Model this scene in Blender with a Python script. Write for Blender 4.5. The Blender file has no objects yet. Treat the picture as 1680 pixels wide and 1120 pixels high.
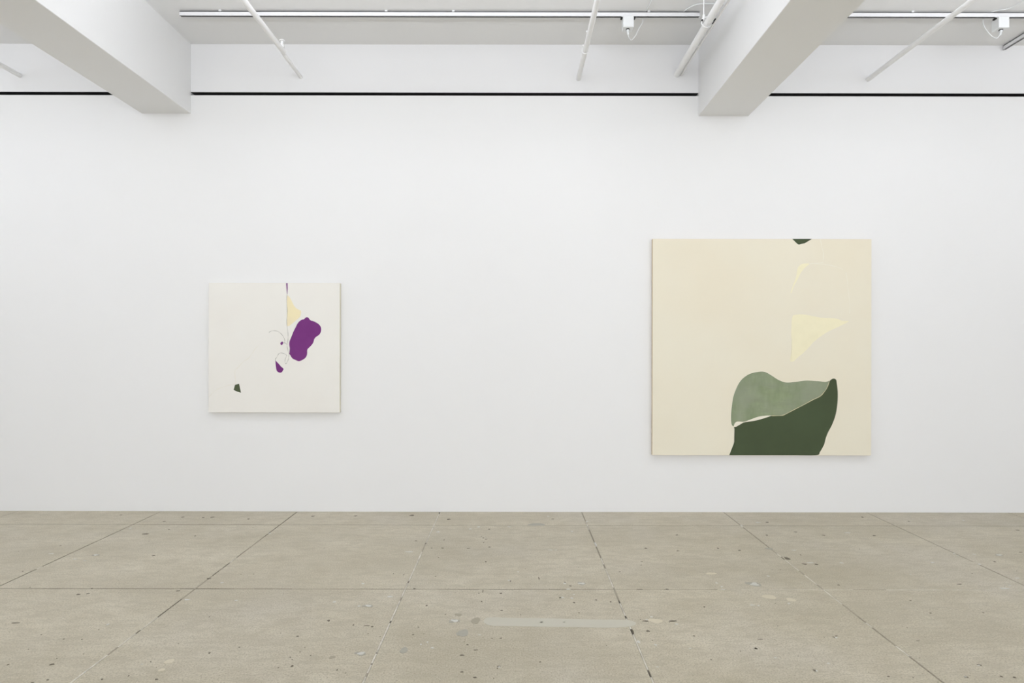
import bpy, bmesh, math, random
from mathutils import Vector, Matrix

# ------------------------------------------------------------------ camera
C = bpy.context.scene.collection
F = 946.0; VPX, VPY = 842.0, 572.0          # focal length in px, vanishing point of the 1680x1120 frame
EYE = 1.5; WALL = 5.31                      # eye height, distance to the wall
ROLL = math.radians(0.10)
cam = bpy.data.cameras.new('camera'); co = bpy.data.objects.new('camera', cam); C.objects.link(co)
cam.sensor_width = 36; cam.lens = F/1680*36
cam.shift_x = -(VPX-840)/1680; cam.shift_y = (VPY-560)/1680
cam.clip_start = .05
co.location = (0, 0, EYE); co.rotation_euler = (math.pi/2, -ROLL, 0)
bpy.context.scene.camera = co
bpy.context.scene.unit_settings.system = 'METRIC'

# ------------------------------------------------------------------ world, lights, exposure
w = bpy.data.worlds.new('world'); bpy.context.scene.world = w; w.use_nodes = True
w.node_tree.nodes['Background'].inputs[0].default_value = (.9, .95, 1, 1)
w.node_tree.nodes['Background'].inputs[1].default_value = .05
vs = bpy.context.scene.view_settings
vs.view_transform = 'Standard'; vs.look = 'None'; vs.gamma = 1; vs.use_curve_mapping = False
vs.exposure = 0.0

def area(name, loc, size, power, col=(1, 1, 1), rot=(0, 0, 0), spread=180):
    l = bpy.data.lights.new(name, 'AREA'); l.shape = 'RECTANGLE'
    l.size, l.size_y = size; l.energy = power; l.color = col; l.spread = math.radians(spread)
    o = bpy.data.objects.new(name, l); C.objects.link(o); o.location = loc; o.rotation_euler = rot
    return o
COOL = (.965, .985, 1.0)
# batten lamp in each bay, out of frame overhead, plus added fill lights
COOL = (.925, .955, 1.035)
PW = dict(ceil_fill=33, side=36, rear=425, batten=2)
for bx in (-5.75, -0.63, 4.45):
    area('ceiling_fill', (bx, 3.6, 3.88), (3.8, .2), PW['ceil_fill']*(1.2 if bx < -5 else 1), COOL, (math.radians(180), 0, 0))  # added upward fill to brighten the ceiling, not a fixture of the room
    area('batten_lamp', (bx, 2.5, 4.20), (3.8, .08), PW['batten'], COOL, (math.radians(90), 0, 0))
    for s in (-1, 1):
        area('beam_fill', (bx+s*.3, 1.2, 3.9), (.25, 4.4), PW['side']/2, COOL, (0, -s*math.radians(95), 0))  # added sideways fill to brighten the beam faces
# added frontal fill far behind the camera, no window there
area('rear_fill', (1.0, -6.6, 1.6), (13, 3.0), PW['rear'], COOL, (math.radians(90), 0, 0))

# ------------------------------------------------------------------ materials
def lin(c):
    return tuple(((v/255)/12.92 if v/255 <= .04045 else ((v/255+.055)/1.055)**2.4) for v in c) + (1,)
class NT:
    def __init__(s, name, rough=.6, spec=.3):
        s.m = bpy.data.materials.new(name); s.m.use_nodes = True; s.t = s.m.node_tree
        s.b = s.t.nodes['Principled BSDF']
        s.b.inputs['Roughness'].default_value = rough
        s.b.inputs['Specular IOR Level'].default_value = spec
    def n(s, typ, **kw):
        nd = s.t.nodes.new(typ)
        for k, v in kw.items():
            if k in nd.inputs.keys(): nd.inputs[k].default_value = v
            else: setattr(nd, k, v)
        return nd
    def l(s, a, b): s.t.links.new(a, b)
    def pos(s, scale=(1, 1, 1), rot=(0, 0, 0)):
        g = s.n('ShaderNodeNewGeometry'); mp = s.n('ShaderNodeMapping')
        mp.inputs['Scale'].default_value = scale; mp.inputs['Rotation'].default_value = rot
        s.l(g.outputs['Position'], mp.inputs['Vector']); return mp.outputs[0]
    def noise(s, vec, scale, detail=4, rough=.55, dist=0):
        nd = s.n('ShaderNodeTexNoise'); nd.inputs['Scale'].default_value = scale
        nd.inputs['Detail'].default_value = detail; nd.inputs['Roughness'].default_value = rough
        nd.inputs['Distortion'].default_value = dist
        s.l(vec, nd.inputs['Vector']); return nd.outputs['Fac']
    def ramp(s, fac, stops, interp='LINEAR'):
        r = s.n('ShaderNodeValToRGB'); r.color_ramp.interpolation = interp
        e = r.color_ramp.elements
        while len(e) < len(stops): e.new(.5)
        for k, (p, c) in enumerate(stops):
            e[k].position = p; e[k].color = c if len(c) == 4 else lin(c)
        s.l(fac, r.inputs[0]); return r.outputs[0]
    def mix(s, fac, a, b, mode='MIX'):
        m = s.n('ShaderNodeMix'); m.data_type = 'RGBA'; m.blend_type = mode
        for v, i in ((fac, 0), (a, 6), (b, 7)):
            if hasattr(v, 'is_output'): s.l(v, m.inputs[i])
            elif i == 0: m.inputs[0].default_value = v
            else: m.inputs[i].default_value = v if len(v) == 4 else lin(v)
        return m.outputs[2]
    def bump(s, h, strength, dist=.01):
        b = s.n('ShaderNodeBump'); b.inputs['Strength'].default_value = strength
        b.inputs['Distance'].default_value = dist; s.l(h, b.inputs['Height'])
        s.l(b.outputs[0], s.b.inputs['Normal'])
    def col(s, c):
        if hasattr(c, 'is_output'): s.l(c, s.b.inputs['Base Color'])
        else: s.b.inputs['Base Color'].default_value = c if len(c) == 4 else lin(c)
        return s.m
G = lambda v: (v, v, v, 1)

def paint(name, c, rough=.55, bump=.05):
    t = NT(name, rough, .25)
    v = t.pos()
    base = lin(c)
    dk = tuple(x*.985 for x in base[:3])+(1,)
    t.col(t.mix(t.noise(v, .9, 3), dk, base))
    t.bump(t.noise(v, 320, 3), bump, .002)
    return t.m
M = {}
M['wall'] = paint('wall_paint', (242, 242, 241))
M['upper'] = paint('upper_wall_paint', (241, 241, 241), .5, .1)
M['ceiling'] = paint('ceiling_paint', (240, 240, 239), .7, .1)
M['beam'] = paint('beam_paint', (242, 242, 241), .6, .08)
M['pipe'] = paint('pipe_enamel', (249, 249, 248), .35, .02)
M['rail'] = paint('rail_enamel', (244, 244, 245), .3, .0)
M['plastic'] = paint('white_plastic', (238, 240, 240), .35, .0)
t = NT('black_metal', .5, .3)
t.col(t.mix(t.noise(t.pos((1, 1, 1)), 25, 4), (50, 50, 52), (66, 66, 67))); M['black'] = t.m
t = NT('dark_contact_strip', .45, .4); t.col((58, 58, 60)); t.b.inputs['Metallic'].default_value = .3; M['contact'] = t.m
t = NT('dark_rubber', .6, .3); t.col((34, 33, 34)); M['rubber'] = t.m

# concrete slab
t = NT('polished_concrete', .5, .35)
v = t.pos(); vx = t.pos((.55, 1.5, 1))
oi = t.n('ShaderNodeObjectInfo')
c = t.mix(t.ramp(t.noise(vx, 1.3, 7, .6, .4), [(.3, G(0)), (.7, G(1))]), (183, 175, 154), (207, 199, 179))
c = t.mix(t.ramp(t.noise(v, 5.5, 6, .65), [(.35, G(0)), (.7, G(1))]), c, t.mix(.5, c, (172, 162, 139)))
c = t.mix(t.ramp(t.noise(v, 1.1, 3, .5), [(.5, G(0)), (.75, G(.5))]), c, (196, 190, 178))
fine = t.noise(v, 120, 4, .7)
c = t.mix(t.ramp(fine, [(.36, G(.7)), (.5, G(0))]), c, (146, 138, 118))
c = t.mix(t.ramp(fine, [(.56, G(0)), (.7, G(.65))]), c, (214, 208, 192))
speck = t.noise(v, 46, 3, .6)
mid_ = t.noise(vx, 14, 6, .7)
c = t.mix(t.ramp(mid_, [(.42, G(.4)), (.52, G(0))]), c, (168, 160, 139))
c = t.mix(t.ramp(speck, [(.735, G(0)), (.76, G(.7))]), c, (110, 103, 92))
vals = t.n('ShaderNodeMath', operation='MULTIPLY_ADD'); t.l(oi.outputs['Random'], vals.inputs[0])
vals.inputs[1].default_value = .05; vals.inputs[2].default_value = 1.06
hs = t.n('ShaderNodeHueSaturation'); t.l(vals.outputs[0], hs.inputs['Value']); t.l(c, hs.inputs['Color'])
t.col(hs.outputs[0])
rr = t.ramp(t.noise(v, 3.2, 5), [(.3, G(.42)), (.7, G(.58))]); t.l(rr, t.b.inputs['Roughness'])
t.bump(t.noise(v, 70, 6, .65), .12, .004)
M['slab'] = t.m
t = NT('joint_bed', .9, .1); t.col((128, 120, 106)); M['bed'] = t.m

t = NT('repair_screed', .5, .3); v = t.pos()
t.col(t.mix(t.noise(v, 6, 5), (196, 192, 176), (206, 202, 187))); M['screed'] = t.m
t = NT('white_filler', .6, .3); v = t.pos()
t.col(t.mix(t.noise(v, 60, 4), (226, 225, 218), (192, 190, 181))); M['filler'] = t.m
t = NT('grey_filler', .6, .3); v = t.pos()
t.col(t.mix(t.noise(v, 50, 4), (166, 162, 150), (178, 174, 160))); M['grey'] = t.m
t = NT('tan_plug', .6, .3); v = t.pos()
t.col(t.mix(t.noise(v, 40, 4), (218, 210, 188), (208, 199, 177))); M['tan'] = t.m
t = NT('dark_pit', .8, .1); v = t.pos()
t.col(t.mix(t.noise(v, 60, 3), (134, 126, 112), (100, 94, 84))); M['pit'] = t.m
t = NT('faint_stain', .55, .3); t.col((168, 160, 141)); M['stain'] = t.m

def canvas(name, c1, c2, scale=1.5, weave=.15, rough=.75):
    t = NT(name, rough, .2); v = t.pos()
    c = t.mix(t.ramp(t.noise(v, scale, 3), [(.35, G(0)), (.65, G(1))]), c1, c2)
    t.col(c)
    t.bump(t.noise(v, 700, 2), weave, .001)
    return t.m
M['canvas_white'] = canvas('offwhite_gesso', (243, 241, 234), (241, 238, 231))
M['canvas_edge'] = canvas('raw_canvas_edge', (234, 229, 210), (228, 222, 202))
M['canvas_cream'] = canvas('cream_ground', (240, 234, 214), (239, 231, 209), 1.0)
M['canvas_cream_edge'] = canvas('cream_canvas_edge', (222, 206, 178), (218, 200, 172))
M['purple'] = canvas('purple_paint', (126, 60, 130), (122, 56, 126), 6)
M['yellow'] = canvas('pale_yellow_wash', (248, 236, 194), (245, 232, 196), 9)
M['yellow2'] = canvas('pale_yellow_glaze', (248, 241, 208), (245, 238, 205), 12)
M['dark_green'] = canvas('dark_green_paint', (78, 90, 65), (74, 84, 60), 2)
M['tiny_green'] = canvas('olive_green_paint', (86, 96, 70), (82, 92, 68), 2)
t = NT('stained_green_glaze', .75, .2)
v1 = t.pos((1, 1, .35)); v2 = t.pos((.3, 1, 1.2))
c = t.mix(t.ramp(t.noise(v1, 10, 7, .65), [(.35, G(0)), (.65, G(1))]), (132, 148, 112), (156, 166, 134))
c = t.mix(t.ramp(t.noise(v2, 16, 6, .7), [(.4, G(0)), (.7, G(.7))]), c, (134, 144, 118))
c = t.mix(t.ramp(t.noise(t.pos(), 4, 3, .5), [(.4, G(0)), (.62, G(.6))]), c, (154, 160, 140))
t.col(c); M['light_green'] = t.m
t = NT('pale_green_rim', .7); t.col((118, 132, 100)); M['rim'] = t.m
t = NT('graphite_line', .8); t.col((150, 146, 136)); M['graphite'] = t.m
t = NT('faint_wash_line', .8); t.col((239, 235, 223)); M['faint_warm'] = t.m
t = NT('faint_cream_line', .8); t.col((243, 238, 220)); M['faint_cream'] = t.m
t = NT('pale_cream_paint', .75); t.col((243, 237, 220)); M['cream_light'] = t.m
t = NT('gold_line', .75); t.col((226, 216, 176)); M['gold'] = t.m

# ------------------------------------------------------------------ mesh helpers
def obj(name, bm, mats, parent=None, smooth=False):
    me = bpy.data.meshes.new(name)
    bmesh.ops.recalc_face_normals(bm, faces=bm.faces)
    if smooth:
        for f in bm.faces: f.smooth = True
    bm.to_mesh(me); bm.free()
    for m in (mats if isinstance(mats, (list, tuple)) else [mats]): me.materials.append(m)
    if smooth:
        try: me.set_sharp_from_angle(angle=math.radians(40))
        except Exception: pass
    o = bpy.data.objects.new(name, me); C.objects.link(o)
    if parent: o.parent = parent; o.matrix_parent_inverse = parent.matrix_world.inverted()
    return o
def tag(o, label=None, cat=None, group=None, kind=None):
    if label: o['label'] = label
    if cat: o['category'] = cat
    if group: o['group'] = group
    if kind: o['kind'] = kind
    return o
def empty(name, loc):
    o = bpy.data.objects.new(name, None); C.objects.link(o); o.location = loc
    o.empty_display_size = .1
    o.matrix_world = Matrix.Translation(loc)
    return o
def box(bm, x0, x1, y0, y1, z0, z1, bev=0, mi=0):
    r = bmesh.ops.create_cube(bm, size=1)
    for v in r['verts']:
        v.co = Vector(((x0+x1)/2+v.co.x*(x1-x0), (y0+y1)/2+v.co.y*(y1-y0), (z0+z1)/2+v.co.z*(z1-z0)))
    fs = list({f for v in r['verts'] for f in v.link_faces})
    for f in fs: f.material_index = mi
    if bev:
        es = list({e for v in r['verts'] for e in v.link_edges})
        bmesh.ops.bevel(bm, geom=es, offset=bev, segments=1, affect='EDGES', profile=.5)
    return bm
def spline(pts, n=8):
    P = [Vector(p) for p in pts]; out = []
    for i in range(len(P)-1):
        p0 = P[max(i-1, 0)]; p1 = P[i]; p2 = P[i+1]; p3 = P[min(i+2, len(P)-1)]
        for k in range(n):
            s = k/n
            out.append(.5*((2*p1)+(p2-p0)*s+(2*p0-5*p1+4*p2-p3)*s*s+(3*p1-p0-3*p2+p3)*s**3))
    out.append(P[-1]); return out
def tube(bm, pts, rad, seg=14, caps=True):
    """tube along points; rad is a number or a list per point"""
    P = [Vector(p) for p in pts]; R = rad if isinstance(rad, (list, tuple)) else [rad]*len(P)
    rings = []; up = None
    for i, p in enumerate(P):
        d = (P[min(i+1, len(P)-1)]-P[max(i-1, 0)]).normalized()
        if up is None: up = Vector((0, 0, 1)) if abs(d.z) < .9 else Vector((1, 0, 0))
        s = d.cross(up).normalized(); up = s.cross(d).normalized()
        rings.append([bm.verts.new(p+(s*math.cos(2*math.pi*k/seg)+up*math.sin(2*math.pi*k/seg))*R[i]) for k in range(seg)])
    for a, b in zip(rings, rings[1:]):
        for k in range(seg): bm.faces.new((a[k], a[(k+1) % seg], b[(k+1) % seg], b[k]))
    if caps: bm.faces.new(rings[0][::-1]); bm.faces.new(rings[-1])
    return bm
def torus(bm, c, axis, R, r, seg=24, ts=8):
    axis = Vector(axis).normalized(); a = axis.orthogonal().normalized(); b = axis.cross(a)
    rings = []
    for i in range(seg):
        t_ = 2*math.pi*i/seg; d = a*math.cos(t_)+b*math.sin(t_)
        rings.append([bm.verts.new(Vector(c)+d*(R+r*math.cos(2*math.pi*k/ts))+axis*r*math.sin(2*math.pi*k/ts)) for k in range(ts)])
    for i in range(seg):
        A, B = rings[i], rings[(i+1) % seg]
        for k in range(ts): bm.faces.new((A[k], A[(k+1) % ts], B[(k+1) % ts], B[k]))
    return bm
def unroll(px, py):
    dx, dy = px-VPX, py-VPY; ca, sa = math.cos(ROLL), math.sin(ROLL)
    return dx*ca+dy*sa, -dx*sa+dy*ca
def on_floor(px, py):
    u, v_ = unroll(px, py); D = F*EYE/v_
    return u*D/F, D
def on_wall(px, py, D=WALL):
    u, v_ = unroll(px, py)
    return u*D/F, EYE-v_*D/F

# ------------------------------------------------------------------ setting: floor of concrete slabs
rnd = random.Random(4)
floor = empty('floor', (0, 0, 0))
tag(floor, 'worn beige concrete floor scored into large square slabs', 'floor', kind='structure')
XJ = [-8.5, -7.17, -5.86, -4.55, -3.235, -1.983, -0.672, .633, 1.94, 3.255, 4.56, 5.86, 7.17, 8.5]
YJ = [-7.0, -5.57, -4.26, -2.95, -1.64, -.33, .98, 2.29, 3.60, 4.905, WALL]
g = .0045
for i in range(len(XJ)-1):
    for j in range(len(YJ)-1):
        bm = bmesh.new(); dz = rnd.uniform(-.0006, .0006)
        y1 = YJ[j+1]-(g if j < len(YJ)-2 else 0)
        box(bm, XJ[i]+g, XJ[i+1]-g, YJ[j]+g, y1, -.06, dz, .0018)
        obj('slab', bm, M['slab'], floor)
bm = bmesh.new(); box(bm, -8.5, 8.5, -7, WALL, -.12, -.05); obj('screed_bed', bm, M['bed'], floor)
def fmat(name, c1_, c2_, sc=14):
    t = NT(name, .6, .3); t.col(t.mix(t.ramp(t.noise(t.pos(), sc, 5), [(.35, G(0)), (.65, G(1))]), c1_, c2_)); return t.m
JM = [fmat('joint_pale', (232, 227, 214), (196, 190, 176)), fmat('joint_open', (84, 78, 69), (112, 104, 91)),
      fmat('joint_dull', (176, 168, 150), (158, 150, 133)), fmat('joint_grey', (142, 134, 119), (162, 154, 137))]
def yof(py): return F*EYE/(py-VPY)
# condition of each long joint, read downwards in the photo: (until this row, kind)
LJ = {-4.55: [(9e9, 3)],
 -3.235: [(846, 2), (861, 1), (868, 3), (902, 1), (912, 3), (930, 1), (934, 0), (9e9, 1)],
 -1.983: [(880, 1), (886, 3), (900, 2), (915, 3), (923, 0), (932, 1), (937, 3), (945, 1), (949, 2), (951, 1), (983, 2), (1013, 1), (1034, 0), (1040, 1), (1062, 0), (1075, 2), (9e9, 0)],
 -.672: [(843, 1), (890, 0), (892, 1), (905, 2), (953, 0), (956, 1), (980, 0), (985, 2), (1018, 0), (1022, 1), (1070, 0), (1072, 1), (1088, 0), (1090, 1), (1104, 0), (1110, 2), (9e9, 0)],
 .633: [(855, 2), (868, 0), (890, 3), (896, 0), (915, 3), (925, 0), (932, 3), (963, 0), (984, 2), (989, 1), (1009, 0), (1014, 1), (1031, 0), (1040, 1), (1098, 0), (1110, 1), (9e9, 0)],
 1.94: [(860, 3), (864, 0), (898, 3), (907, 2), (912, 0), (917, 1), (935, 0), (942, 2), (958, 0), (966, 2), (990, 0), (1010, 2), (1020, 3), (1028, 0), (1050, 3), (1058, 2), (1075, 0), (9e9, 3)],
 3.255: [(895, 2), (920, 2), (925, 0), (945, 3), (1040, 2), (9e9, 3)]}
for x in XJ[1:-1]:
    cuts = LJ.get(x, [(9e9, 2)]); segs_ = []; y1 = WALL
    for py, kd in cuts:
        y0 = -7.0 if py > 1e6 else yof(py)
        segs_.append((y0, y1, kd)); y1 = y0
    bm = bmesh.new()
    for y0, y1, kd in segs_:
        n = max(1, int((y1-y0)/.07)); n = min(n, 60)
        for q in range(n):
            ya, yb_ = y0+(y1-y0)*q/n, y0+(y1-y0)*(q+1)/n
            ww = {0: .0038, 1: .0042, 2: .0040, 3: .0036}[kd]
            ww *= rnd.uniform(.85, 1.05); z_ = {0: -.0003, 1: -.0025, 2: -.0004, 3: -.0005}[kd]
            box(bm, x-ww, x+ww, ya, yb_, -.05, z_, 0, kd)
    o = obj('joint_strip', bm, JM, floor)
CJ = {3.60: [(0, 2), (70, 3), (120, 2), (160, 3), (286, 2), (296, 1), (385, 2), (418, 3), (480, 2), (600, 3), (640, 2), (676, 3), (680, 2), (716, 3), (752, 1), (787, 2), (802, 1), (835, 3), (862, 2), (870, 3), (896, 2), (902, 1), (928, 3), (1000, 2), (1044, 1), (1055, 2), (1090, 1), (1098, 2), (1165, 1), (1178, 0), (1187, 1), (1192, 0), (1280, 0), (1400, 2), (1455, 0), (1600, 0), (1750, 2)],
      4.905: [(0, 3), (200, 1), (225, 3), (440, 2), (470, 3), (520, 1), (530, 3), (690, 1), (752, 3), (840, 2), (900, 1), (1170, 3), (1370, 1), (1395, 3), (1560, 1), (1680, 3)]}
for y in YJ[1:-1]:
    bm = bmesh.new(); lst = CJ.get(y)
    if lst:
        xs = [(-8.5, lst[0][1])]+[((px-VPX)*y/F, kd) for px, kd in lst if px > 0]
    else: xs = [(-8.5, 2)]
    for k, (xa, kd) in enumerate(xs):
        xb = xs[k+1][0] if k+1 < len(xs) else 8.5
        n = max(1, min(40, int((xb-xa)/.09)))
        for q in range(n):
            a_, b_ = xa+(xb-xa)*q/n, xa+(xb-xa)*(q+1)/n
            ww = .0036*rnd.uniform(.85, 1.1); z_ = {0: -.0003, 1: -.002, 2: -.0004, 3: -.0005}[kd]
            box(bm, a_, b_, y-ww, y+ww, -.05, z_, 0, kd)
    obj('cross_joint_strip', bm, JM, floor)

# patches, chips and pits in the floor
def blob(bm, px, py, w, h, jag=.25, n=14, seed=0, z=.0009, rot=0):
    """irregular thin patch, w x h pixels as seen, laid on the floor"""
    r = random.Random(seed+int(px*7+py*13)); X, Y = on_floor(px, py)
    X2, _ = on_floor(px+w/2, py); _, Y2 = on_floor(px, py-h/2)
    rx, ry = abs(X2-X), abs(Y2-Y); vs_ = []
    ph = r.random()*6.28
    for k in range(n):
        a = 2*math.pi*k/n; q = 1+jag*(.6*math.sin(2*a+ph)+.5*math.sin(3*a+ph*2)+r.uniform(-.5, .5))
        vs_.append(bm.verts.new((X+rx*q*math.cos(a), Y+ry*q*math.sin(a), z)))
    f = bm.faces.new(vs_)
    lo = [bm.verts.new((v.co.x, v.co.y, z-.0022)) for v in vs_]
    for k in range(n): bm.faces.new((vs_[k], lo[k], lo[(k+1) % n], vs_[(k+1) % n]))
def c1(x, y): return x*.26786, 820+y*.26786
def c2(x, y): return 420+x*.26786, 820+y*.26786
def c3(x, y): return 840+x*.26786, 820+y*.26786
def c4(x, y): return 1230+x*.26786, 820+y*.26786
S = .26786
# long trowelled repair strip
bm = bmesh.new()
tp = [(793, 1020), (797, 1014), (810, 1012.5), (840, 1013.5), (880, 1014), (930, 1015), (980, 1016), (1020, 1016.5), (1036, 1018), (1044, 1022)]
bt = [(1040, 1026), (1028, 1028), (1000, 1029.5), (950, 1028.5), (900, 1028), (850, 1027), (815, 1026.5), (800, 1024.5)]
vs_ = [bm.verts.new((*on_floor(*p), .001)) for p in [tuple(q)[:2] for q in spline([(a, b, 0) for a, b in tp+bt+[tp[0]]], 4)[:-1]]]
bm.faces.new(vs_)
lo = [bm.verts.new((v.co.x, v.co.y, -.001)) for v in vs_]
for k in range(len(vs_)): bm.faces.new((vs_[k], lo[k], lo[(k+1) % len(vs_)], vs_[(k+1) % len(vs_)]))
bmesh.ops.triangulate(bm, faces=[f for f in bm.faces if len(f.verts) > 4])
tag(obj('repair_strip', bm, M['screed'], floor), 'long pale trowelled repair strip')
# individually readable plugs and patches
for p, w, h, mt, nm in [
    (c3(1575, 593), 76, 27, 'tan', 'plug'), (c4(253, 611), 60, 20, 'tan', 'plug'), (c4(124, 593), 2, 1, 'tan', 'plug'),
    (c1(1037, 988), 58, 26, 'tan', 'plug'), (c1(990, 1040), 34, 22, 'tan', 'plug'),
    (c2(1266, 815), 76, 38, 'grey', 'patch'), (c2(905, 920), 52, 34, 'grey', 'patch'), (c2(468, 962), 34, 18, 'stain', 'patch'),
    (c2(1345, 738), 56, 34, 'stain', 'patch'), (c3(1480, 515), 80, 24, 'filler', 'patch'), (c3(425, 511), 50, 16, 'filler', 'patch'),
    (c2(1214, 740), 56, 22, 'filler', 'patch'), (c2(640, 940), 66, 24, 'filler', 'patch'), (c2(685, 648), 54, 16, 'filler', 'patch'),
    (c2(1240, 702), 40, 16, 'stain', 'patch'), (c1(585, 337), 38, 10, 'filler', 'patch'), (c4(118, 297), 46, 12, 'grey', 'patch'),
    (c4(230, 358), 32, 14, 'pit', 'patch'), (c3(150, 150), 110, 14, 'grey', 'patch'), (c3(1220, 450), 60, 12, 'tan', 'patch'),
    (c4(1525, 337), 44, 10, 'filler', 'patch'), (c2(1400, 88), 200, 18, 'grey', 'patch'), (c3(880, 740), 90, 26, 'tan', 'patch')]:
    if w < 5 or (p[0] > 790 and p[1] < 850): continue
    bm = bmesh.new()
    if mt == 'filler':
        blob(bm, *p, w*S, h*S*1.05, .3, 18)
        for f in bm.faces: f.material_index = 1
        nf = len(bm.faces); blob(bm, p[0]+w*S*.06, p[1], w*S*.7, h*S*.66, .4, 16, 2, .0014)
        bm.faces.ensure_lookup_table()
    else: blob(bm, *p, w*S, h*S, .2, 18)
    obj(nm, bm, [M[mt], M['grey']], floor)
# small dark pits and pale chips, far too many and small to count
bm = bmesh.new()
pits = [c1(x, y)+(w, h) for x, y, w, h in [(480, 577, 24, 8), (538, 573, 22, 7), (563, 541, 14, 7), (940, 340, 20, 8), (890, 208, 60, 6), (140, 437, 14, 7),
    (318, 1006, 28, 14), (48, 1008, 14, 9), (292, 1101, 20, 8), (625, 1097, 18, 8), (958, 1098, 28, 10), (788, 1076, 12, 9), (95, 752, 56, 6), (1280, 480, 30, 8),
    (1090, 556, 30, 5), (1005, 131, 20, 6), (1120, 105, 26, 5), (1300, 105, 30, 6), (1245, 107, 24, 5), (1522, 116, 16, 6), (740, 92, 20, 5), (1283, 936, 16, 12),
    (923, 990, 10, 8), (1195, 220, 12, 5), (1035, 180, 14, 5), (370, 280, 10, 6), (200, 1117, 26, 6)]]
pits += [c2(x, y)+(w, h) for x, y, w, h in [(1142, 294, 20, 8), (1076, 294, 12, 7), (1118, 353, 10, 6), (1180, 118, 26, 9), (955, 94, 34, 9), (970, 543, 20, 7),
    (1500, 571, 22, 8), (1382, 621, 12, 8), (1045, 646, 14, 10), (712, 775, 18, 8), (680, 769, 40, 5), (597, 765, 14, 8), (1500, 845, 20, 5), (1296, 886, 16, 9),
    (1262, 950, 44, 7), (1345, 918, 34, 5), (1262, 1052, 26, 7), (1340, 1086, 30, 9), (222, 1016, 22, 14), (497, 1040, 12, 9), (137, 1026, 10, 7), (210, 962, 12, 8),
    (270, 930, 10, 7), (335, 952, 10, 6), (610, 97, 24, 5), (348, 99, 30, 5), (1428, 179, 18, 6), (1392, 232, 12, 5), (1395, 260, 10, 7), (1380, 222, 10, 5),
    (1408, 378, 16, 7), (1100, 468, 10, 6), (905, 458, 10, 6), (1558, 495, 14, 12), (1390, 558, 8, 20), (980, 250, 18, 6), (1152, 244, 10, 6), (1365, 570, 10, 7),
    (1505, 675, 22, 6), (962, 824, 14, 6), (995, 778, 12, 6), (445, 738, 18, 14), (255, 834, 18, 8), (1488, 1018, 26, 8), (1478, 1030, 10, 8), (1300, 296, 26, 5), (1410, 240, 16, 4), (1430, 288, 16, 6)]]
pits += [c3(x, y)+(w, h) for x, y, w, h in [(1262, 296, 16, 8), (1394, 308, 22, 8), (1016, 311, 24, 5), (358, 526, 20, 7), (740, 803, 12, 34), (833, 803, 28, 14), (860, 859, 10, 8),
    (1495, 910, 24, 14), (1178, 655, 14, 9), (1010, 214, 22, 5), (785, 547, 36, 5), (950, 546, 24, 6), (172, 991, 12, 9), (795, 376, 18, 4), (790, 399, 12, 5),
    (1520, 853, 36, 4), (1562, 136, 20, 5), (165, 480, 10, 22), (380, 628, 18, 10), (1115, 833, 16, 8), (515, 612, 16, 7), (605, 623, 14, 7), (1220, 978, 20, 6), 
    (820, 296, 24, 6), (660, 440, 14, 5), (985, 742, 70, 12), (820, 742, 46, 10), (300, 598, 30, 10), (325, 505, 12, 10), (250, 116, 20, 4)]]
pits += [c4(x, y)+(w, h) for x, y, w, h in [(408, 394, 30, 7), (335, 392, 36, 7), (515, 840, 10, 14), (530, 833, 22, 6), (1408, 1010, 36, 12), (1540, 1080, 24, 12), (1622, 1087, 30, 12),
    (1325, 1084, 34, 12), (400, 1045, 34, 16), (38, 908, 22, 10), (850, 1080, 24, 9), (1002, 1088, 10, 8), (312, 336, 10, 6), (452, 216, 26, 5), (762, 218, 24, 5), (105, 215, 20, 7),
    (280, 195, 26, 4), (690, 105, 18, 6), (975, 130, 16, 4), (1640, 184, 26, 5), (1285, 515, 40, 5), (1108, 692, 18, 8), (297, 956, 8, 6), (1030, 862, 24, 5), (985, 615, 16, 6),
    (545, 520, 18, 6), (1500, 378, 18, 8), (1660, 320, 26, 5), (110, 136, 18, 4), (1430, 690, 14, 6), (66, 853, 34, 4)]]
for q in pits: blob(bm, q[0], q[1], max(q[2]*S, 1.6)*.8, max(q[3]*S, 1.0)*.8, .3, 8, 3, .0008)
r = random.Random(11)
for k in range(70):
    py = 850+270*r.random()**.7; px = r.uniform(-80, 1760)
    s_ = r.uniform(.7, 1.5)*(.5+(py-840)/400)
    blob(bm, px, py, s_*1.7, s_*.8, .35, 7, k, .0008)
tag(obj('pits', bm, M['pit'], floor), 'scattered small dark pits in the concrete', kind='stuff')
bm = bmesh.new()
chips = [c1(x, y)+(w, h) for x, y, w, h in [(458, 362, 26, 6), (315, 328, 36, 6), (1145, 610, 50, 8), (1447, 614, 26, 5), (660, 762, 14, 12), (800, 172, 14, 7), (870, 1005, 12, 6), (520, 372, 18, 4), (1360, 507, 24, 8), (520, 1055, 14, 8)]]
chips += [c2(x, y)+(w, h) for x, y, w, h in [(480, 623, 22, 14), (820, 592, 32, 12), (655, 512, 26, 10), (940, 317, 50, 8), (1116, 195, 28, 8), (1363, 165, 20, 9), (1313, 177, 28, 6), (1550, 165, 22, 5),
    (1550, 492, 20, 8), (1605, 440, 12, 7), (1010, 884, 14, 10), (1080, 905, 20, 12), (1050, 870, 14, 10), (1490, 1022, 14, 10), (85, 205, 20, 7), (630, 650, 20, 8), (1370, 826, 24, 6)]]
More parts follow.
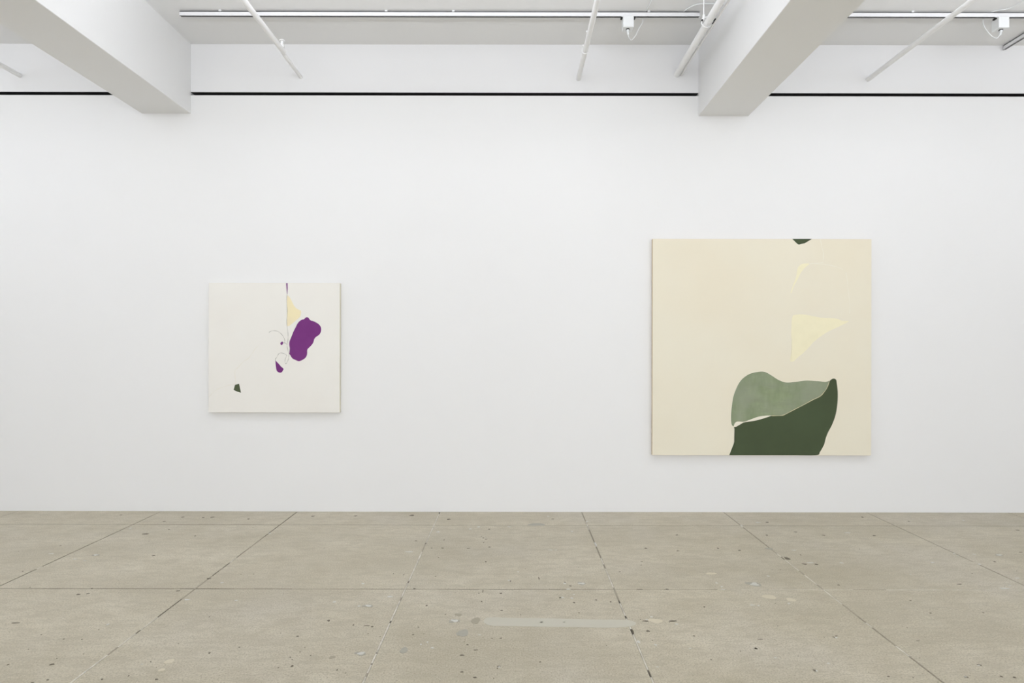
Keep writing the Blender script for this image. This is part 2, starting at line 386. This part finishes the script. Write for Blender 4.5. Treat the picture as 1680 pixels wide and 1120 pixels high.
chips += [c3(x, y)+(w, h) for x, y, w, h in [(512, 270, 14, 22), (1570, 466, 22, 9), (367, 192, 18, 6), (235, 306, 30, 5), (270, 306, 14, 5), (345, 546, 26, 6), (367, 601, 24, 8), (310, 597, 20, 12), (323, 510, 20, 8),
    (855, 716, 26, 8), (825, 732, 24, 6), (1010, 760, 26, 10), (775, 868, 26, 20), (880, 887, 22, 12), (1090, 909, 22, 6), (1295, 548, 30, 6), (1472, 643, 34, 8), (1510, 647, 20, 6), (1610, 966, 14, 9),
    (460, 132, 14, 10), (182, 748, 20, 8), (318, 748, 14, 8), (1253, 508, 14, 8), (1285, 530, 16, 8), (890, 1022, 26, 5), (222, 100, 22, 6), (1408, 155, 12, 8), (380, 578, 12, 7)]]
chips += [c4(x, y)+(w, h) for x, y, w, h in [(370, 384, 56, 6), (600, 200, 40, 7), (270, 307, 36, 6), (530, 843, 20, 10), (410, 1047, 18, 10), (1120, 383, 26, 7), (1253, 328, 16, 7), (1408, 393, 22, 7), (1375, 333, 24, 6),
    (1637, 478, 32, 7), (1594, 524, 26, 6), (1560, 541, 90, 8), (240, 634, 24, 9), (1403, 1012, 20, 7), (1320, 1083, 20, 6), (160, 966, 18, 8), (480, 1000, 30, 8), (985, 455, 14, 6), (1308, 125, 14, 8), (563, 385, 24, 9), (1275, 340, 12, 4), (50, 138, 40, 5)]]
for q in chips: blob(bm, q[0], q[1], max(q[2]*S, 1.6)*.85, max(q[3]*S, 1.0)*.8, .3, 9, 5, .0010)
tag(obj('chips', bm, M['filler'], floor), 'scattered small pale filler chips', kind='stuff')

# ------------------------------------------------------------------ setting: walls, ceiling, beams
CEIL = 4.30
GZ0, GZ1 = 3.829, 3.858                 # recessed black reveal
bm = bmesh.new(); box(bm, -8.5, 8.5, WALL, WALL+.25, -.12, GZ0)
tag(obj('wall_back', bm, M['wall'], None), 'tall white painted gallery wall carrying the two paintings', 'wall', kind='structure')
bm = bmesh.new(); box(bm, -8.5, 8.5, WALL, WALL+.25, GZ1, CEIL+.1)
tag(obj('wall_back_upper', bm, M['upper'], None), 'white band of wall above the black reveal, below the ceiling', 'wall', kind='structure')
bm = bmesh.new(); box(bm, -8.75, 8.75, -7.2, WALL+.25, CEIL, CEIL+.2)
tag(obj('ceiling', bm, M['ceiling'], None), 'white painted concrete ceiling between the deep beams', 'ceiling', kind='structure')
for nm, x0, x1, y0, y1 in (('wall_left', -8.75, -8.5, -7.2, WALL+.25), ('wall_right', 8.5, 8.75, -7.2, WALL+.25), ('wall_front', -8.5, 8.5, -7.2, -7.0)):
    bm = bmesh.new(); box(bm, x0, x1, y0, y1, -.12, CEIL)
    tag(obj(nm, bm, M['wall'], None), {'wall_left': 'white side wall on the left, out of frame', 'wall_right': 'white side wall on the right, out of frame',
        'wall_front': 'white wall behind the viewer, out of frame'}[nm], 'wall', kind='structure')
beams = [(-8.5, -8.09, 3.655), (-3.425, -2.972, 3.660), (1.700, 2.162, 3.645), (6.82, 7.28, 3.65)]
bl = ['deep white ceiling beam at the far left wall', 'deep white ceiling beam left of the small purple-shape painting, meeting the wall',
      'deep white ceiling beam above the large cream painting, meeting the wall', 'deep white ceiling beam at the far right, out of frame']
for (x0, x1, z), lb in zip(beams, bl):
    bm = bmesh.new(); box(bm, x0, x1, -7.0, WALL+.005, z, CEIL+.02, .003)
    tag(obj('ceiling_beam', bm, M['beam'], None), lb, 'beam', kind='structure')
segs = [(-8.09, -3.425), (-2.972, 1.700), (2.162, 6.82)]
sl = ['black recessed reveal in the wall left of the left beam', 'long black recessed reveal in the wall between the two beams', 'black recessed reveal in the wall right of the right beam']
for k, ((a, b), lb) in enumerate(zip(segs, sl)):
    bm = bmesh.new()
    box(bm, a, b, WALL+.001, WALL+.09, GZ1-.003, GZ1+.002)
    box(bm, a, b, WALL+.088, WALL+.1, GZ0, GZ1)
    box(bm, a, b, WALL+.004, WALL+.09, GZ0-.002, GZ0+.001)
    tag(obj('trim_%d' % (k+1), bm, M['black'], None), lb, 'reveal', kind='structure')
# plaster stops that close the reveal at each beam
bm = bmesh.new()
for x0, x1, _ in beams: box(bm, x0, x1, WALL+.0, WALL+.1, GZ0-.001, GZ1+.001)
tag(obj('trim_4', bm, M['wall'], None), 'white plaster stops closing the black reveal at the beams', 'reveal', kind='structure')

# ------------------------------------------------------------------ paintings
def painting(name, x0, x1, z0, z1, mface, medge, label, dep=.036):
    root = empty(name, ((x0+x1)/2, WALL, z0)); tag(root, label, 'painting')
    yf = WALL-.004-dep
    bm = bmesh.new(); box(bm, x0, x1, yf, WALL-.004, z0, z1, .002)
    obj('stretched_canvas', bm, [medge], root)
    bm = bmesh.new(); box(bm, x0+.0012, x1-.0012, yf-.0008, yf+.004, z0+.0012, z1-.0012, .0005)
    obj('painted_ground', bm, [mface], root)
    bm = bmesh.new(); box(bm, (x0+x1)/2-.25, (x0+x1)/2+.25, WALL-.006, WALL+.001, z1-.12, z1-.08)
    obj('hanging_cleat', bm, M['wall'], root)
    return root, yf-.0008
def shape(root, yf, name, pts, mat, layer=1, sm=3, label=None):
    """flat area of paint; pts in photo pixels on the canvas plane"""
    P = spline([(a, b, 0) for a, b in pts+[pts[0]]], sm)[:-1] if sm > 1 else [Vector((a, b, 0)) for a, b in pts]
    bm = bmesh.new(); vs_ = []
    for p in P:
        X, Z = on_wall(p.x, p.y, yf); vs_.append(bm.verts.new((X, yf-.0003*layer, Z)))
    f = bm.faces.new(vs_)
    e = [bm.verts.new((v.co.x, yf+.0002, v.co.z)) for v in vs_]; n = len(vs_)
    for k in range(n): bm.faces.new((vs_[k], vs_[(k+1) % n], e[(k+1) % n], e[k]))
    bmesh.ops.triangulate(bm, faces=[f])
    o = obj(name, bm, mat, root)
    if label: o['label'] = label
    return o
def line(root, yf, name, pts, wpx, mat, layer=1, label=None):
    P = spline([(a, b, 0) for a, b in pts], 5); bm = bmesh.new(); prev = None
    for i, p in enumerate(P):
        d = (P[min(i+1, len(P)-1)]-P[max(i-1, 0)])
        d = d.normalized() if d.length > 1e-6 else Vector((1, 0, 0))
        w_ = wpx*(.8+.3*math.sin(i*.7)); nrm = Vector((-d.y, d.x, 0))*w_/2
        q = []
        for s in (1, -1):
            X, Z = on_wall(p.x+nrm.x*s, p.y+nrm.y*s, yf); q.append(bm.verts.new((X, yf-.0003*layer, Z)))
        if prev: bm.faces.new((prev[0], prev[1], q[1], q[0]))
        prev = q
    o = obj(name, bm, mat, root)
    if label: o['label'] = label
    return o
def A(l, ox, oy, s): return [(ox+x*s, oy+y*s) for x, y in l]

x0, z1 = on_wall(342.3, 464, WALL-.04); x1, z0 = on_wall(557.2, 676.6, WALL-.04)
p1, yf = painting('painting', x0, x1, z0, z1, M['canvas_white'], M['canvas_edge'],
    'small square off-white abstract painting with a purple blob, hung on the left')
a1 = lambda l: A(l, 420, 450, 120/791)
shape(p1, yf, 'painted_shape', a1([(345, 225), (365, 250), (385, 285), (410, 335), (440, 370), (478, 388), (488, 405), (480, 450), (470, 465), (430, 500), (405, 520), (375, 545), (350, 560), (338, 552), (335, 500), (338, 440), (338, 370), (334, 300), (338, 240)]), M['yellow'], 1, label='pale yellow triangle')
shape(p1, yf, 'painted_shape', a1([(550, 462), (567, 468), (588, 495), (620, 505), (660, 525), (690, 550), (705, 585), (700, 625), (680, 655), (650, 675), (630, 700), (620, 735), (600, 765), (575, 790), (555, 815), (553, 860), (540, 895), (510, 920), (465, 938), (430, 925), (400, 912), (380, 890), (370, 868), (358, 858), (367, 845), (366, 800), (360, 755), (366, 715), (388, 680), (400, 630), (425, 580), (450, 530), (475, 502), (500, 488), (525, 483), (537, 467)]), M['purple'], 2, label='large purple blob')
shape(p1, yf, 'painted_shape', a1([(326, 94), (341, 94), (342, 150), (339, 212), (335, 212), (330, 150)]), M['purple'], 2, 1, label='purple stem at the top edge')
shape(p1, yf, 'painted_shape', a1([(285, 724), (293, 735), (290, 750), (278, 766), (264, 752), (268, 735)]), M['purple'], 2, 2, label='tiny purple dot')
shape(p1, yf, 'painted_shape', a1([(209, 930), (225, 945), (245, 965), (270, 995), (298, 1020), (290, 1040), (278, 1058), (255, 1062), (235, 1052), (222, 1035), (214, 985)]), M['purple'], 2, label='purple teardrop')
g8 = lambda l: A(l, 330, 540, 150/1120)
shape(p1, yf, 'painted_shape', g8([(415, 680), (465, 667), (472, 720), (488, 777), (440, 762), (398, 742)]), M['tiny_green'], 2, 1, label='small dark green quadrilateral')
line(p1, yf, 'drawn_line', a1([(337, 210), (332, 280), (337, 370), (338, 440), (333, 510), (340, 590), (347, 650), (348, 690), (340, 735), (337, 780), (347, 825), (358, 860), (353, 900), (350, 920), (335, 950), (322, 968), (313, 940), (318, 910), (332, 880), (325, 868), (295, 853), (262, 850), (243, 862), (228, 890), (210, 915), (207, 935)]), .55, M['graphite'], 3, 'thin grey vertical looping line')
line(p1, yf, 'drawn_line', a1([(140, 628), (165, 612), (200, 608), (240, 618), (275, 645), (300, 680), (312, 715), (306, 735)]), .55, M['graphite'], 3, 'thin grey arc')
line(p1, yf, 'drawn_line', a1([(290, 742), (315, 742), (338, 758)]), .7, M['graphite'], 3, 'short thin grey stroke')
line(p1, yf, 'drawn_line', g8([(95, 830), (140, 780), (200, 735), (280, 705), (345, 683), (400, 675), (418, 668)]), 1.0, M['faint_warm'], 1, 'faint beige line at lower left')
line(p1, yf, 'drawn_line', g8([(422, 668), (425, 640), (418, 590), (415, 510), (450, 470), (520, 395), (580, 355), (630, 290), (665, 235), (700, 200)]), 1.2, M['faint_warm'], 1, 'faint beige rising line')

x0, z1 = on_wall(1070.8, 391.6, WALL-.04); x1, z0 = on_wall(1429.3, 747, WALL-.04)
p2, yf = painting('painting', x0, x1, z0, z1, M['canvas_cream'], M['canvas_cream_edge'],
    'large square cream abstract painting with dark and light green forms, hung on the right')
a6 = lambda l: A(l, 1180, 590, 220/1449)
a7 = lambda l: A(l, 1270, 380, 170/865)
shape(p2, yf, 'painted_shape', a6([(108, 1030), (130, 980), (155, 910), (170, 850), (172, 810), (168, 760), (160, 728), (180, 724), (205, 712), (255, 680), (320, 668), (400, 655), (490, 630), (560, 605), (620, 607), (680, 602), (720, 588), (800, 545), (900, 495), (1000, 440), (1085, 400), (1130, 355), (1165, 300), (1190, 235), (1215, 210), (1240, 203), (1262, 215), (1270, 250), (1280, 340), (1280, 430), (1270, 530), (1250, 620), (1215, 710), (1175, 785), (1150, 850), (1135, 910), (1110, 960), (1085, 1000), (1052, 1030), (800, 1030), (500, 1030), (300, 1030)]), M['dark_green'], 1, label='dark green form at the bottom edge')
lg = [(155, 718), (135, 695), (130, 620), (138, 500), (155, 400), (190, 300), (240, 220), (300, 170), (370, 142), (450, 130), (510, 140), (560, 170), (620, 208), (680, 238), (740, 248), (820, 242), (900, 230), (980, 228), (1060, 233), (1130, 240), (1165, 238), (1190, 228), (1180, 265), (1160, 305), (1130, 350), (1085, 395), (1000, 435), (900, 490), (800, 540), (720, 583), (670, 600), (610, 603), (560, 602), (490, 604), (420, 615), (350, 640), (270, 668), (220, 667), (190, 668), (168, 685)]
shape(p2, yf, 'painted_shape', a6(lg), M['light_green'], 2, label='stained pale green lobe')
line(p2, yf, 'painted_rim', a6(lg[:22]), .6, M['rim'], 3, 'darker green rim of the pale lobe')
shape(p2, yf, 'painted_shape', a6([(156, 714), (172, 682), (200, 671), (235, 675), (258, 678), (205, 710), (180, 723)]), M['cream_light'], 3, label='small cream lens')
shape(p2, yf, 'painted_shape', a6([(275, 668), (350, 640), (420, 617), (490, 604), (560, 604), (490, 629), (400, 653), (320, 665)]), M['cream_light'], 3, label='long cream sliver')
line(p2, yf, 'painted_rim', a6([(560, 604), (610, 605), (680, 601), (720, 586), (800, 543), (900, 493), (1000, 438), (1085, 398), (1130, 352), (1165, 300), (1190, 232)]), .8, M['gold'], 4, 'thin pale gold line between the greens')
shape(p2, yf, 'painted_shape', a7([(152, 60), (315, 60), (290, 68), (255, 97), (225, 102), (207, 108), (190, 98), (170, 75)]), M['dark_green'], 1, 1, label='dark green chip at the top edge')
shape(p2, yf, 'painted_shape', a7([(158, 698), (200, 690), (260, 692), (330, 706), (400, 718), (480, 722), (530, 727), (565, 742), (615, 745), (618, 752), (570, 778), (500, 810), (440, 840), (380, 880), (330, 920), (290, 965), (240, 1015), (190, 1055), (165, 1080), (140, 1085), (135, 1060), (145, 1000), (148, 920), (142, 850), (145, 770), (150, 720)]), M['yellow2'], 1, label='pale yellow triangle')
shape(p2, yf, 'painted_shape', a7([(138, 505), (165, 430), (185, 370), (195, 310), (215, 280), (245, 267), (295, 268), (262, 295), (225, 340), (195, 400), (165, 455), (145, 510)]), M['yellow2'], 1, label='pale yellow crescent')
for q, wd in (([(295, 268), (350, 262), (410, 255)], 1.2), ([(330, 265), (400, 270), (460, 278), (520, 292), (575, 315)], 1.2), ([(385, 62), (398, 120), (410, 180), (408, 240)], 1.0), ([(600, 340), (612, 420), (620, 500), (632, 600), (630, 680)], 1.0)):
    line(p2, yf, 'painted_line', a7(q), wd, M['faint_cream'], 2, 'faint cream line')

# ------------------------------------------------------------------ sprinkler pipes
YN = -6.9
def pipe_xz(px, py): return on_wall(px, py)
def head(root, x, y, z, up=1, s=1.0):
    bm = bmesh.new()
    tube(bm, [(x, y, z), (x, y, z+up*.018*s), (x, y, z+up*.018*s+up*.001), (x, y, z+up*.035*s)], [.013*s, .013*s, .008*s, .007*s], 10)
    tube(bm, [(x, y, z+up*.035*s), (x, y, z+up*.039*s)], [.016*s, .016*s], 12)
    obj('sprinkler_head', bm, M['pipe'], root, True)
# A: left of centre, with reducer and sprinkler
X, Z = pipe_xz(493.5, 126.5)
root = empty('sprinkler_pipe', (X, WALL, Z)); tag(root, 'white pipe with a stepped coupling entering the wall above the small painting', 'pipe', 'sprinkler pipes')
yc = 4.86; dx = -.05
bm = bmesh.new(); tube(bm, [(X+.022, YN, Z), (X+.022, yc, Z)], .0215, 18); obj('pipe', bm, M['pipe'], root, True)
bm = bmesh.new(); tube(bm, [(X+.010, yc-.02, Z), (X, WALL+.02, Z)], .0165, 16); obj('thin_pipe', bm, M['pipe'], root, True)
bm = bmesh.new(); tube(bm, [(X+.02, yc-.04, Z), (X+.02, yc-.04, Z), (X+.018, yc-.005, Z), (X+.018, yc-.004, Z), (X+.015, yc+.03, Z), (X+.012, yc+.05, Z)], [.0225, .0265, .0265, .0245, .0245, .019], 18)
obj('coupling', bm, M['pipe'], root, True)
head(root, X+.02, yc-.03, Z+.022, 1, 1.5)
# B: centre
X, Z = pipe_xz(949, 129.5)
root = empty('sprinkler_pipe', (X, WALL, Z)); tag(root, 'white pipe with a ring fitting entering the wall just right of centre', 'pipe', 'sprinkler pipes')
bm = bmesh.new(); tube(bm, [(X, YN, Z), (X, WALL+.02, Z)], .021, 18); obj('pipe', bm, M['pipe'], root, True)
yb = 4.83
bm = bmesh.new(); tube(bm, [(X, yb-.02, Z), (X, yb-.02, Z), (X, yb+.012, Z), (X, yb+.012, Z)], [.022, .0275, .0275, .022], 20)
obj('coupling', bm, M['pipe'], root, True)
bm = bmesh.new(); torus(bm, (X, yb-.03, Z-.002), (0, 1, 0), .027, .004); obj('ring_clamp', bm, M['pipe'], root, True)
bm = bmesh.new(); tube(bm, [(X-.005, yb-.07, Z+.01), (X-.026, yb-.07, Z+.02), (X-.03, yb-.07, Z+.02)], [.008, .008, .006], 10); obj('drain_plug', bm, M['pipe'], root, True)
bm = bmesh.new(); tube(bm, [(X-.005, 4.55, Z+.01), (X-.024, 4.55, Z+.018), (X-.028, 4.55, Z+.018)], [.007, .007, .005], 10); obj('bleed_plug', bm, M['pipe'], root, True)
# C: thick main with conduit
X, Z = pipe_xz(1110.5, 122)
root = empty('main_pipe', (X, WALL, Z)); tag(root, 'thick white pipe with a thin conduit strapped to it, beside the right beam', 'pipe', 'sprinkler pipes')
bm = bmesh.new(); tube(bm, [(X, YN, Z), (X, WALL+.02, Z)], .028, 22); obj('pipe', bm, M['pipe'], root, True)
xc, zc = X+.040, Z-.004
bm = bmesh.new(); tube(bm, [(xc+.022, YN, zc), (xc+.014, 4.2, zc), (xc, 5.0, zc), (xc, WALL+.02, zc)], .0095, 12); obj('conduit', bm, M['pipe'], root, True)
yh = 4.47
bm = bmesh.new(); tube(bm, [(X-.030, yh, Z+.02), (X-.030, yh, CEIL+.01)], .0045, 8); obj('hanger_rod', bm, M['pipe'], root, True)
bm = bmesh.new(); torus(bm, (X-.008, yh, Z+.004), (0, 1, 0), .040, .005)
tube(bm, [(X-.030, yh, Z+.03), (X-.030, yh, Z+.06)], .010, 6); obj('hanger_ring', bm, M['pipe'], root, True)
bm = bmesh.new(); tube(bm, [(X-.045, yh-.012, Z+.016), (X-.045, yh+.014, Z+.016)], .007, 6); obj('hanger_bolt', bm, M['rubber'], root)
for yq in (4.42, 4.78):
    bm = bmesh.new(); torus(bm, (X+.004, yq, Z-.001), (0, 1, 0), .0285, .0025, 20, 6); 
    tube(bm, [(X+.033, yq-.012, Z-.014), (X+.033, yq+.012, Z-.014)], .005, 8)
    obj('strap', bm, M['pipe'], root, True)
bm = bmesh.new(); tube(bm, [(X+.031, 4.39, Z-.016), (X+.031, 4.45, Z-.016)], .0055, 6); obj('strap_bolt', bm, M['rubber'], root)
# D: right bay, E: left bay
for (px, py), r_, lb in (((1424, 130.5), .0205, 'plain white pipe entering the wall right of the right beam'), ((33, 124), .020, 'plain white pipe entering the wall at the far left, left of the left beam')):
    X, Z = pipe_xz(px, py)
    root = empty('sprinkler_pipe', (X, WALL, Z)); tag(root, lb, 'pipe', 'sprinkler pipes')
    bm = bmesh.new(); tube(bm, [(X, YN, Z), (X, WALL+.02, Z)], r_, 18); obj('pipe', bm, M['pipe'], root, True)

# ------------------------------------------------------------------ lighting track
def track(root, a, b, axis, c):
    """U-shaped track from a to b along axis; c = centre on the other axis"""
    hw = .0105; zt = CEIL-.008; zb = CEIL-.049
    def bx(u0, u1, s0, s1, za, zb_, nm, mt):
        bm = bmesh.new()
        if axis == 'x': box(bm, s0, s1, u0, u1, za, zb_, .0008)
        else: box(bm, u0, u1, s0, s1, za, zb_, .0008)
        return obj(nm, bm, mt, root)
    bm = bmesh.new()
    for u0, u1, za, zb_ in ((c-hw, c+hw, zt-.006, zt), (c-hw, c-hw+.004, zb, zt), (c+hw-.004, c+hw, zb+.010, zt), (c-hw, c-hw+.006, zb, zb+.003)):
        if axis == 'x': box(bm, a, b, u0, u1, za, zb_)
        else: box(bm, u0, u1, a, b, za, zb_)
    obj('rail', bm, M['rail'], root)
    bx(c-hw+.004, c+hw-.001, a+.004, b-.004, zb+.0012, zt-.006, 'contact_strip', M['contact'])
    bx(c-hw, c+hw, a-.004, a+.002, zb, zt, 'end_cap', M['rail']); bx(c-hw, c+hw, b-.002, b+.004, zb, zt, 'end_cap', M['rail'])
    return zt, zb
YR = 4.785
def xr(px): return (px-VPX)*YR/F
def clips(root, xs):
    for x in xs:
        bm = bmesh.new(); box(bm, x-.012, x+.012, YR-.018, YR+.018, CEIL-.011, CEIL+.002, .003)
        obj('mounting_clip', bm, M['plastic'], root)
t1 = empty('light_track', (xr(720), YR, CEIL)); tag(t1, 'long white lighting track on the ceiling between the two beams', 'light track', 'ceiling light tracks')
zt, zb = track(t1, xr(295), xr(1146), 'x', YR)
clips(t1, [xr(v_) for v_ in (361, 633, 743, 1063)])
t2 = empty('light_track', (xr(1560), YR, CEIL)); tag(t2, 'white lighting track along the ceiling right of the right beam', 'light track', 'ceiling light tracks')
track(t2, 2.17, 4.42, 'x', YR); clips(t2, [xr(1495), xr(1395), 4.35])
t3 = empty('light_track', (4.49, WALL, CEIL)); tag(t3, 'short visible end of a white track running toward the viewer at top right corner', 'light track', 'ceiling light tracks')
track(t3, -3.0, WALL-.012, 'y', 4.507)
for y in (5.02, 4.2, 3.0):
    bm = bmesh.new(); box(bm, 4.489, 4.525, y-.012, y+.012, CEIL-.011, CEIL+.002, .003); obj('mounting_clip', bm, M['plastic'], t3)

# track adapter boxes with cables
def adapter(xc, label, mir=1, tilt=0, far=None):
    root = empty('adapter_box', (xc, YR, zb)); tag(root, label, 'adapter box', 'adapter boxes on the tracks')
    w2 = .044
    bm = bmesh.new(); box(bm, xc-w2, xc+w2, YR-.035, YR+.045, zb-.098, zb-.004, .004)
    obj('housing', bm, M['plastic'], root)
    bm = bmesh.new(); box(bm, xc-w2-.012, xc+w2+.004, YR-.016, YR+.016, zb-.011, zb+.0002, .002)
    obj('track_adapter', bm, M['plastic'], root)
    for s in (-1, 1):
        bm = bmesh.new(); box(bm, xc+s*.053-.007, xc+s*.053+.007, YR-.018, YR+.012, zb-.016, zb-.005, .001)
        obj('latch', bm, M['rubber'], root)
    bm = bmesh.new(); tube(bm, [(xc, YR+.0, zb-.096), (xc, YR+.0, zb-.104)], .015, 14); obj('gland_seal', bm, M['rubber'], root)
    bm = bmesh.new(); tube(bm, [(xc, YR, zb-.103), (xc, YR, zb-.118), (xc+.001*mir, YR+.001, zb-.119), (xc+.004*mir, YR+.003, zb-.145)], [.012, .012, .009, .008], 14)
    obj('cable_gland', bm, M['plastic'], root, True)
    if mir > 0:
        pts = [(xc+.004, YR+.003, zb-.140), (xc+.012, YR+.01, zb-.162), (xc+.035, YR+.03, zb-.172), (xc+.07, YR+.04, zb-.135), (xc+.105, YR+.05, zb-.065), (xc+.135, YR+.05, zb-.01),
               (xc+.140, YR+.045, zt+.003), (xc+.146, YR+.0, zt+.004), (xc+.15, YR-.05, zt+.003), (xc+.155, YR-.12, zt-.004), (xc+.160, YR-.22, zt+.004), (xc+.162, YR-.27, CEIL)]
    else:
        pts = [(xc-.004, YR+.003, zb-.140), (xc-.025, YR+.012, zb-.160), (xc-.06, YR+.03, zb-.125), (xc-.10, YR+.04, zb-.055), (xc-.112, YR+.045, zb-.005),
               (xc-.105, YR+.04, zt+.004), (xc-.09, YR, zt+.004), (xc-.05, YR-.03, zt+.004), (xc-.0, YR-.06, zt-.002), (xc+.03, YR-.12, zt-.004), (xc+.05, YR-.22, CEIL)]
    bm = bmesh.new(); tube(bm, spline(pts, 6), .0036, 8); obj('cable', bm, M['plastic'], root, True)
    return root
adapter(xr(1029), 'white adapter box hanging from the track between the two beams, cable looping right', 1)
adapter(xr(1641), 'white adapter box hanging from the track at top right, cable looping left', -1)
# feed cable from the first track's right end to the beam
bm = bmesh.new()
tube(bm, spline([(xr(1121), YR-.0, zt+.0035), (xr(1121), YR-.012, zt+.0035), (xr(1126), YR-.07, CEIL-.008), (xr(1134), YR-.105, CEIL-.006), (xr(1146), YR-.12, CEIL-.006), (1.701, YR-.12, CEIL-.01)], 6), .0045, 8)
o = obj('feed_cable', bm, M['plastic'], None, True)
tag(o, 'short white cable from the end of the track curving to the right beam', 'cable')
